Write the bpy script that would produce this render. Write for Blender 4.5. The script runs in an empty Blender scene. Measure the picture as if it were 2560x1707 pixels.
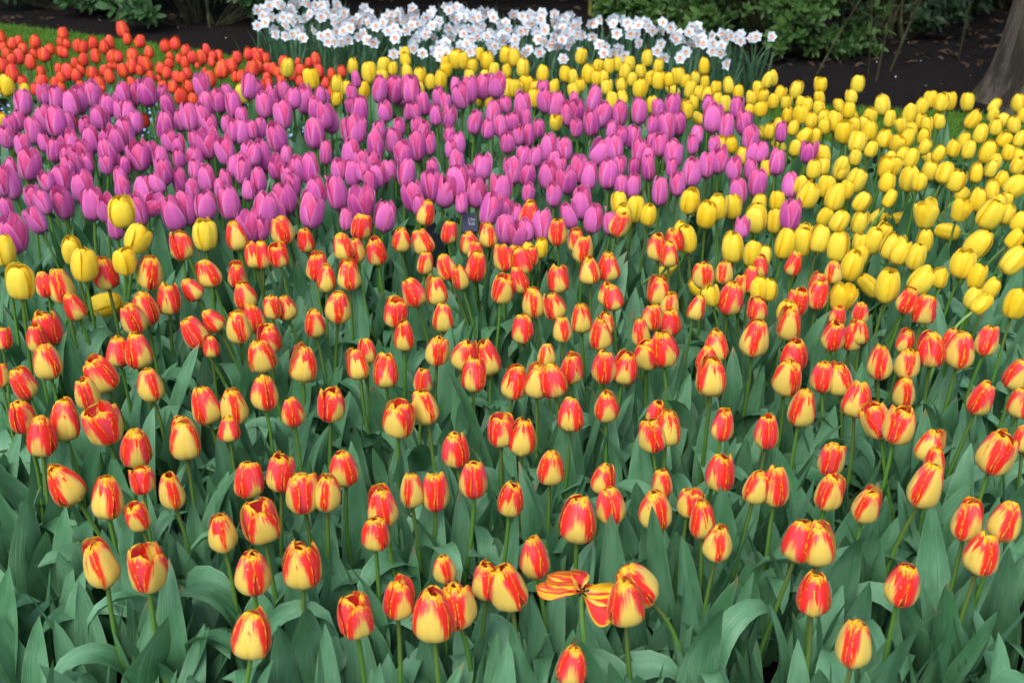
import bpy, math, random
import numpy as np
from mathutils import Vector, Matrix, Quaternion, Euler
S = bpy.context.scene
R = math.radians
random.seed(7); rng = np.random.default_rng(7)
# ---------------- camera, sky, sun, exposure
F = 3100.0; PITCH = R(25.1); CZ = 1.65
cd = bpy.data.cameras.new('camera'); cam = bpy.data.objects.new('camera', cd); S.collection.objects.link(cam)
cam.location = (0, 0, CZ); cam.rotation_euler = (R(90) - PITCH, 0, 0)
cd.sensor_width = 36; cd.lens = 36 * F / 2560; cd.clip_end = 300; cd.clip_start = .05
cd.dof.use_dof = True; cd.dof.focus_distance = 2.6; cd.dof.aperture_fstop = 6.5
S.camera = cam
w = bpy.data.worlds.new('World'); S.world = w; w.use_nodes = True
sky = w.node_tree.nodes.new('ShaderNodeTexSky'); sky.sky_type = 'NISHITA'; sky.sun_disc = False
sky.sun_elevation = R(52); sky.sun_rotation = R(200); sky.dust_density = 3.0; sky.air_density = 1.0
bg = w.node_tree.nodes['Background']; bg.inputs['Strength'].default_value = .15
w.node_tree.links.new(sky.outputs[0], bg.inputs['Color'])
sl = bpy.data.lights.new('sun', 'SUN'); sl.energy = 1.3; sl.angle = R(40); sl.color = (1, .97, .93)
so = bpy.data.objects.new('sun', sl); S.collection.objects.link(so)
so.rotation_euler = (R(90 - 52), 0, R(200) * -1 + R(180))
S.view_settings.view_transform = 'Standard'; S.view_settings.look = 'None'
S.view_settings.exposure = .8; S.view_settings.gamma = 1
S.cycles.max_bounces = 8; S.cycles.transmission_bounces = 4; S.cycles.diffuse_bounces = 4
# ---------------- pixel survey -> place
FW = Vector((0, math.cos(PITCH), -math.sin(PITCH))); UP = Vector((0, math.sin(PITCH), math.cos(PITCH)))
def at(px, py, z=0.0):
    d = FW + Vector((1, 0, 0)) * ((px - 1280) / F) + UP * ((853.5 - py) / F)
    t = (z - CZ) / d.z
    return Vector((0, 0, CZ)) + d * t, t
# ---------------- node helpers
class G:
    def __init__(s, name):
        s.m = bpy.data.materials.new(name); s.m.use_nodes = True; s.t = s.m.node_tree; s.t.nodes.clear()
    def n(s, typ, ins=None, **kw):
        x = s.t.nodes.new('ShaderNode' + typ)
        for k, v in kw.items(): setattr(x, k, v)
        for k, v in (ins or {}).items(): s.put(x.inputs[k], v)
        return x
    def put(s, sock, v):
        if hasattr(v, 'is_output') or isinstance(v, bpy.types.NodeSocket): s.t.links.new(v, sock)
        else:
            if hasattr(sock.default_value, '__len__') and not hasattr(v, '__len__'): v = (v,) * len(sock.default_value)
            if hasattr(sock.default_value, '__len__') and len(sock.default_value) == 4 and len(v) == 3: v = (*v, 1)
            sock.default_value = v
    def m_(s, op, a, b=0.0, c=0.0, clamp=False):
        x = s.n('Math', {0: a, 1: b}, operation=op, use_clamp=clamp)
        if op in ('MULTIPLY_ADD', 'SMOOTH_MIN'): s.put(x.inputs[2], c)
        return x.outputs[0]
    def step(s, v, lo, hi):
        x = s.n('MapRange', {0: v, 1: lo, 2: hi}, interpolation_type='SMOOTHSTEP'); return x.outputs[0]
    def mix(s, f, a, b):
        x = s.n('Mix', data_type='RGBA')
        s.put(x.inputs[0], f); s.put(x.inputs[6], a); s.put(x.inputs[7], b); return x.outputs[2]
    def xyz(s, x=0.0, y=0.0, z=0.0): return s.n('CombineXYZ', {0: x, 1: y, 2: z}).outputs[0]
    def noise(s, vec, scale=1.0, detail=2.0, rough=.5):
        return s.n('TexNoise', {'Vector': vec, 'Scale': scale, 'Detail': detail, 'Roughness': rough}).outputs[0]
    def uv(s):
        t = s.n('TexCoord'); q = s.n('SeparateXYZ', {0: t.outputs['UV']}); return q.outputs[0], q.outputs[1]
    def rand(s): return s.n('ObjectInfo').outputs['Random']
    def bsdf(s, col, rough=.5, spec=.4, trans=0.0, bump=None, tcol=None, sheen=0.0):
        p = s.n('BsdfPrincipled', {'Base Color': col, 'Roughness': rough, 'Specular IOR Level': spec})
        if sheen: p.inputs['Sheen Weight'].default_value = sheen
        if bump is not None:
            b = s.n('Bump', {'Height': bump[0], 'Strength': bump[1], 'Distance': bump[2]}); s.t.links.new(b.outputs[0], p.inputs['Normal'])
        out = p.outputs[0]
        if trans:
            tr = s.n('BsdfTranslucent', {'Color': tcol if tcol is not None else col})
            mx = s.n('MixShader', {0: trans, 1: p.outputs[0], 2: tr.outputs[0]}); out = mx.outputs[0]
        o = s.n('OutputMaterial'); s.t.links.new(out, o.inputs[0]); return s.m

def petal_common(g):
    u0, v = g.uv(); oi = g.n('ObjectInfo')      # each flower has its own tint, each petal a little of its own
    flower = g.n('SeparateColor', {0: oi.outputs['Color']}).outputs[0]
    rnd = g.m_('ADD', g.m_('MULTIPLY', flower, .72), g.m_('MULTIPLY', oi.outputs['Random'], .28))
    u = g.m_('ABSOLUTE', g.m_('MULTIPLY_ADD', u0, 2.0, -1.0))
    rz = g.m_('MULTIPLY', rnd, 91.0)
    streak = g.noise(g.xyz(g.m_('MULTIPLY', u0, 16.0), g.m_('MULTIPLY', v, 1.6), rz), 1.0, 3.0)
    fine = g.noise(g.xyz(g.m_('MULTIPLY', u0, 60.0), g.m_('MULTIPLY', v, 2.5), rz), 1.0, 2.0)
    low = g.noise(g.xyz(g.m_('MULTIPLY', u0, 3.0), g.m_('MULTIPLY', v, 3.0), rz), 1.0, 1.0)
    return u0, v, u, rnd, rz, streak, fine, low
def mat_striped(name, inner=False, wide=False):
    g = G(name); u0, v, u, rnd, rz, st, fine, low = petal_common(g)
    up = g.m_('POWER', u, 1.7)
    if not inner:
        f = g.m_('MULTIPLY_ADD', up, -.86, .77)
        f = g.m_('ADD', f, g.m_('MULTIPLY_ADD', rnd, .62, -.31))
        f = g.m_('ADD', f, g.m_('MULTIPLY_ADD', st, .55, -.275)); f = g.m_('ADD', f, g.m_('MULTIPLY_ADD', low, .5, -.25))
        yel = g.step(g.m_('SUBTRACT', f, v), -.14, .16)
    else:
        f = g.m_('MULTIPLY_ADD', up, .75, .06)
        f = g.m_('ADD', f, g.m_('MULTIPLY_ADD', rnd, .3, -.1))
        f = g.m_('ADD', f, g.m_('MULTIPLY_ADD', st, .6, -.3)); f = g.m_('ADD', f, g.m_('MULTIPLY_ADD', low, .5, -.25))
        yel = g.step(g.m_('SUBTRACT', f, v), -.05, .12)
    ybase = g.mix(g.step(v, 0.0, .5), (.76, .66, .15), (.82, .65, .13))
    ybase = g.mix(g.m_('MULTIPLY', fine, .25), ybase, (.74, .47, .05))
    red = g.mix(g.step(g.m_('ADD', u, low), .7, 1.25), (.88, .075, .100), (.87, .030, .016))
    red = g.mix(g.m_('MULTIPLY', fine, .25), red, (.80, .02, .015))
    col = g.mix(yel, red, ybase)
    # flecked golden margin
    rag = g.noise(g.xyz(g.m_('MULTIPLY', u, 3.0), g.m_('MULTIPLY', v, 11.0), rz), 1.0, 4.0)
    rag2 = g.noise(g.xyz(g.m_('MULTIPLY', u0, 22.0), g.m_('MULTIPLY', v, 5.0), rz), 1.0, 2.0)
    side = g.m_('MULTIPLY', g.m_('SUBTRACT', 1.0, u), 1.0); top = g.m_('MULTIPLY', g.m_('SUBTRACT', 1.0, v), 1.15)
    s1 = g.step(g.m_('SUBTRACT', g.m_('MULTIPLY_ADD', rag, .30, -.115), side), -.015, .03)
    s2 = g.step(g.m_('SUBTRACT', g.m_('MULTIPLY_ADD', rag2, .60, -.15), top), -.02, .05)
    flk = g.step(g.noise(g.xyz(g.m_('MULTIPLY', u0, 7.0), g.m_('MULTIPLY', v, 15.0), g.m_('ADD', rz, 33.0)), 1.0, 3.0), .66, .71)
    flk = g.m_('MULTIPLY', flk, g.step(v, .5, .8))
    rim = g.m_('MAXIMUM', g.m_('MAXIMUM', s1, s2), flk)
    col = g.mix(rim, col, (.96, .56, .015))
    return g.bsdf(col, .42, .3, .28, (fine, .25, .002), sheen=.1)
def mat_pink(name, inner=False):
    g = G(name); u0, v, u, rnd, rz, st, fine, low = petal_common(g)
    a = (.84, .10, .28) if inner else (.80, .20, .62)
    b = (.70, .07, .26) if inner else (.50, .05, .33)
    c = g.mix(g.step(rnd, .25, 1.0), a, b)
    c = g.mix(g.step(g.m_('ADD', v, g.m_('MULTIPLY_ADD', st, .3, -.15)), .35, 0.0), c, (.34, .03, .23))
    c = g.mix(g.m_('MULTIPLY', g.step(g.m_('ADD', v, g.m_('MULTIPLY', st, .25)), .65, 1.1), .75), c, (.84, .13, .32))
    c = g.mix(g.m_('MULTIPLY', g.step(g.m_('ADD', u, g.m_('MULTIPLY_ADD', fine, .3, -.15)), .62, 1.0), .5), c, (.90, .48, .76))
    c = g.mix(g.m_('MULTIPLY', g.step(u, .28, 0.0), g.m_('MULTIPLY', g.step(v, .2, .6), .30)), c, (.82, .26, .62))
    c = g.mix(g.m_('MULTIPLY', fine, .3), c, (.5, .05, .3))
    return g.bsdf(c, .4, .35, .3, (fine, .2, .002), sheen=.15)
def mat_yellow(name, inner=False):
    g = G(name); u0, v, u, rnd, rz, st, fine, low = petal_common(g)
    c = g.mix(rnd, (.86, .77, .09), (.90, .66, .020))
    if inner: c = g.mix(.5, c, (.90, .60, .012))
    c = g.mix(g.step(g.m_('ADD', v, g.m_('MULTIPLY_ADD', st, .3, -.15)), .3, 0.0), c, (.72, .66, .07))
    c = g.mix(g.m_('MULTIPLY', g.step(g.m_('ADD', v, g.m_('MULTIPLY', st, .35)), .75, 1.2), .6), c, (.90, .58, .010))
    c = g.mix(g.m_('MULTIPLY', fine, .3), c, (.84, .52, .01))
    c = g.mix(g.m_('MULTIPLY', g.step(u, .82, 1.0), .45), c, (.80, .50, .008))
    return g.bsdf(c, .42, .3, .28, (st, .25, .004), sheen=.1)
def mat_orange(name, inner=False):
    g = G(name); u0, v, u, rnd, rz, st, fine, low = petal_common(g)
    c = g.mix(rnd, (.82, .062, .062), (.86, .085, .045))
    if inner: c = g.mix(.5, c, (.85, .14, .01))
    c = g.mix(g.m_('MULTIPLY', g.step(g.m_('ADD', u, g.m_('MULTIPLY_ADD', st, .3, -.15)), .72, 1.0), .85), c, (.90, .27, .015))
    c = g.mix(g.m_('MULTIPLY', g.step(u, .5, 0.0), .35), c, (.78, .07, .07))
    return g.bsdf(c, .42, .3, .25, (fine, .2, .002))
def mat_leaf(name, ca, cb, cc, trans=.18):
    g = G(name); u0, v = g.uv(); rnd = g.rand()
    geo = g.n('NewGeometry').outputs['Position']
    patch = g.noise(geo, 5.0, 2.0)
    st = g.noise(g.xyz(g.m_('MULTIPLY', u0, 34.0), g.m_('MULTIPLY', v, 1.2), g.m_('MULTIPLY', rnd, 50.0)), 1.0, 3.0)
    bl = g.noise(g.xyz(g.m_('MULTIPLY', u0, 2.5), g.m_('MULTIPLY', v, 5.0), g.m_('MULTIPLY', rnd, 50.0)), 1.0, 3.0)
    c = g.mix(g.step(g.m_('ADD', g.m_('MULTIPLY', patch, .6), g.m_('MULTIPLY', bl, .5)), .35, .8), ca, cb)
    c = g.mix(g.step(st, .45, .75), c, cc)
    edge = g.m_('ABSOLUTE', g.m_('MULTIPLY_ADD', u0, 2.0, -1.0))
    c = g.mix(g.m_('MULTIPLY', g.step(edge, .93, 1.0), .5), c, (.28, .42, .22))
    c = g.mix(g.m_('MULTIPLY', g.step(g.m_('ADD', v, g.m_('MULTIPLY', bl, .12)), .98, 1.06), g.step(rnd, .55, .9)), c, (.30, .22, .10))
    return g.bsdf(c, .38, .45, trans, (st, .6, .004), tcol=g.mix(.5, c, (.12, .30, .05)))
M = {}
M['s_out'] = mat_striped('striped_petal'); M['s_in'] = mat_striped('striped_inner_petal', True)
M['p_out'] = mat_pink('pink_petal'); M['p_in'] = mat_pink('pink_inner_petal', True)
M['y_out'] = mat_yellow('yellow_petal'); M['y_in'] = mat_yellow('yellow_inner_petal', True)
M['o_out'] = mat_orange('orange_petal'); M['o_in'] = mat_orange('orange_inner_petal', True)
M['leaf'] = mat_leaf('tulip_leaf', (.046, .180, .068), (.185, .400, .235), (.100, .280, .130))
M['dleaf'] = mat_leaf('daffodil_leaf', (.035, .115, .055), (.055, .15, .075), (.045, .13, .06), .12)
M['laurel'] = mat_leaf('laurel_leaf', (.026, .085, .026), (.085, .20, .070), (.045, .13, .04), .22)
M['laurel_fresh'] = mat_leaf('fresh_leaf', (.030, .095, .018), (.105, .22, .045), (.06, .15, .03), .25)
M['laurel_dark'] = mat_leaf('painted_shade_leaf', (.012, .035, .012), (.02, .06, .016), (.016, .045, .014), .1)  # darker laurel copy, the shade at the back is put into its colour
def mat_stem(name, a, b):
    g = G(name); u0, v = g.uv(); rnd = g.rand()
    c = g.mix(g.m_('MULTIPLY', g.step(v, .6, 1.0), rnd), a, b)
    n = g.noise(g.xyz(g.m_('MULTIPLY', u0, 9.0), g.m_('MULTIPLY', v, 12.0), rnd), 1.0, 2.0)
    c = g.mix(g.m_('MULTIPLY', n, .4), c, (.05, .15, .03))
    return g.bsdf(c, .45, .35, .1)
M['stem'] = mat_stem('tulip_stem', (.10, .25, .035), (.12, .13, .04))
M['stem_pale'] = mat_stem('pale_stem', (.20, .42, .10), (.25, .42, .12))
def mat_soil(name, a, b, scale=28.0, bs=.9):
    g = G(name); p = g.n('NewGeometry').outputs['Position']
    n1 = g.noise(p, scale, 6.0, .65); n2 = g.noise(p, 2.2, 3.0); n3 = g.noise(p, scale * 4, 3.0)
    c = g.mix(g.step(n1, .40, .75), a, b); c = g.mix(g.m_('MULTIPLY', n2, .6), c, a)
    h = g.m_('ADD', n1, g.m_('MULTIPLY', n3, .35))
    return g.bsdf(c, .95, .15, 0, (h, bs, .03))
M['soil'] = mat_soil('dark_soil', (.004, .003, .0025), (.017, .012, .009))
M['path'] = mat_soil('earth_path', (.008, .0065, .0065), (.026, .021, .021), 40.0, .8)
M['lawn'] = mat_soil('lawn_ground', (.05, .13, .012), (.09, .20, .02), 60.0, .6)
def simple(name, col, rough=.5, spec=.4, trans=0, var=None):
    g = G(name)
    if var is not None: col = g.mix(g.rand(), col, var)
    return g.bsdf(col, rough, spec, trans)
M['grass'] = mat_leaf('grass_blade', (.085, .22, .012), (.15, .34, .03), (.11, .26, .02), .3)
M['white'] = simple('daffodil_white', (.72, .82, .90), .5, .3, .25, (.78, .85, .90))
M['cup'] = simple('daffodil_cup', (.88, .38, .20), .5, .3, .3, (.90, .52, .30))
M['black'] = simple('dark_stamen', (.01, .006, .015), .6)
M['sign'] = simple('navy_plate', (.028, .04, .10), .35, .5)
M['signdark'] = simple('black_plate', (.01, .012, .02), .35, .5)
M['ink'] = simple('white_lettering', (.7, .72, .78), .5)
M['pale'] = simple('pale_petal_litter', (.55, .50, .52), .6, .3, .2)
M['blue'] = simple('forget_me_not_blue', (.32, .45, .80), .6, .3, .1)
M['dead'] = mat_leaf('dead_leaf', (.035, .020, .012), (.085, .05, .03), (.05, .03, .02), .05)
def mat_bark(name, a, b, sc=1.0):
    g = G(name); t = g.n('TexCoord').outputs['Object']
    mp = g.n('Mapping', {'Vector': t, 'Scale': (11 * sc, 11 * sc, 1.6 * sc)}).outputs[0]
    n = g.noise(mp, 1.0, 6.0, .65); n2 = g.noise(t, 3.0 * sc, 3.0)
    c = g.mix(g.step(n, .42, .60), a, b); c = g.mix(g.m_('MULTIPLY', g.step(n2, .45, .7), .5), c, (.10, .11, .05))
    return g.bsdf(c, .9, .2, 0, (n, 1.0, .06 / sc))
M['bark'] = mat_bark('trunk_bark', (.028, .024, .018), (.10, .088, .07))
M['twig'] = mat_bark('twig_bark', (.016, .017, .009), (.042, .046, .02), 4.0)
M['twig_green'] = mat_bark('green_twig_bark', (.12, .14, .03), (.22, .24, .05), 4.0)
# ---------------- mesh helpers
def grid(P, closed=False):
    nv, nu = P.shape[:2]
    V = P.reshape(-1, 3)
    f = []
    for j in range(nv - 1):
        for i in range(nu - 1): a = j * nu + i; f.append((a, a + 1, a + nu + 1, a + nu))
    uu, vv = np.meshgrid(np.linspace(0, 1, nu), np.linspace(0, 1, nv))
    return V, np.array(f, int), np.stack([uu.ravel(), vv.ravel()], 1)
def join(parts):
    V = []; Fc = []; U = []; o = 0
    for v, f, u in parts: V.append(v); Fc.append(f + o); U.append(u); o += len(v)
    return np.concatenate(V), np.concatenate(Fc), np.concatenate(U)
def mesh(name, vfu, mats, midx=None):
    V, Fc, U = vfu
    me = bpy.data.meshes.new(name)
    k = Fc.shape[1]
    me.vertices.add(len(V)); me.vertices.foreach_set('co', np.ascontiguousarray(V, dtype=np.float32).ravel())
    me.loops.add(Fc.size); me.loops.foreach_set('vertex_index', Fc.ravel().astype(np.int32))
    me.polygons.add(len(Fc)); me.polygons.foreach_set('loop_start', np.arange(0, Fc.size, k, dtype=np.int32))
    me.polygons.foreach_set('loop_total', np.full(len(Fc), k, dtype=np.int32))
    uvl = me.uv_layers.new(name='UVMap'); uvl.data.foreach_set('uv', U[Fc.ravel()].astype(np.float32).ravel())
    for m in (mats if isinstance(mats, (list, tuple)) else [mats]): me.materials.append(m)
    if midx is not None: me.polygons.foreach_set('material_index', np.asarray(midx, dtype=np.int32))
    me.polygons.foreach_set('use_smooth', np.ones(len(Fc), dtype=bool))
    me.update(); me.validate(); return me
def ob(name, me, parent=None, loc=None, quat=None, scale=None):
    o = bpy.data.objects.new(name, me); S.collection.objects.link(o)
    if parent is not None: o.parent = parent
    if loc is not None: o.location = loc
    if quat is not None: o.rotation_mode = 'QUATERNION'; o.rotation_quaternion = quat
    if scale is not None: o.scale = scale if hasattr(scale, '__len__') else (scale,) * 3
    return o
def tag(o, label=None, cat=None, group=None, kind=None):
    if label: o['label'] = label
    if cat: o['category'] = cat
    if group: o['group'] = group
    if kind: o['kind'] = kind
    return o
def tube(pts, rad, n=7):
    pts = np.array(pts, float); m = len(pts); rad = np.broadcast_to(rad, (m,)) if np.ndim(rad) < 2 else rad
    P = np.zeros((m, n + 1, 3)); t = np.gradient(pts, axis=0); t /= np.linalg.norm(t, axis=1)[:, None] + 1e-9
    ref = np.array([0.31, .95, .05]); a = np.cross(t[0], ref); a /= np.linalg.norm(a)
    for i in range(m):
        a = a - t[i] * (a @ t[i]); a /= np.linalg.norm(a) + 1e-9; b = np.cross(t[i], a)
        for k in range(n + 1):
            th = 2 * math.pi * k / n; P[i, k] = pts[i] + rad[i] * (math.cos(th) * a + math.sin(th) * b)
    return grid(P)
def bez(p0, p1, p2, p3, n=12):
    t = np.linspace(0, 1, n)[:, None]; p0, p1, p2, p3 = [np.array(p, float) for p in (p0, p1, p2, p3)]
    return (1 - t) ** 3 * p0 + 3 * (1 - t) ** 2 * t * p1 + 3 * (1 - t) * t ** 2 * p2 + t ** 3 * p3
def q_align(v): return Vector((0, 0, 1)).rotation_difference(Vector(v))
def place(tpl, loc, rot, s):
    V, f, u = tpl; Mx = np.array(rot.to_matrix() if hasattr(rot, 'to_matrix') else rot)
    return (V * s) @ Mx.T + np.array(loc), f, u

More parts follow.
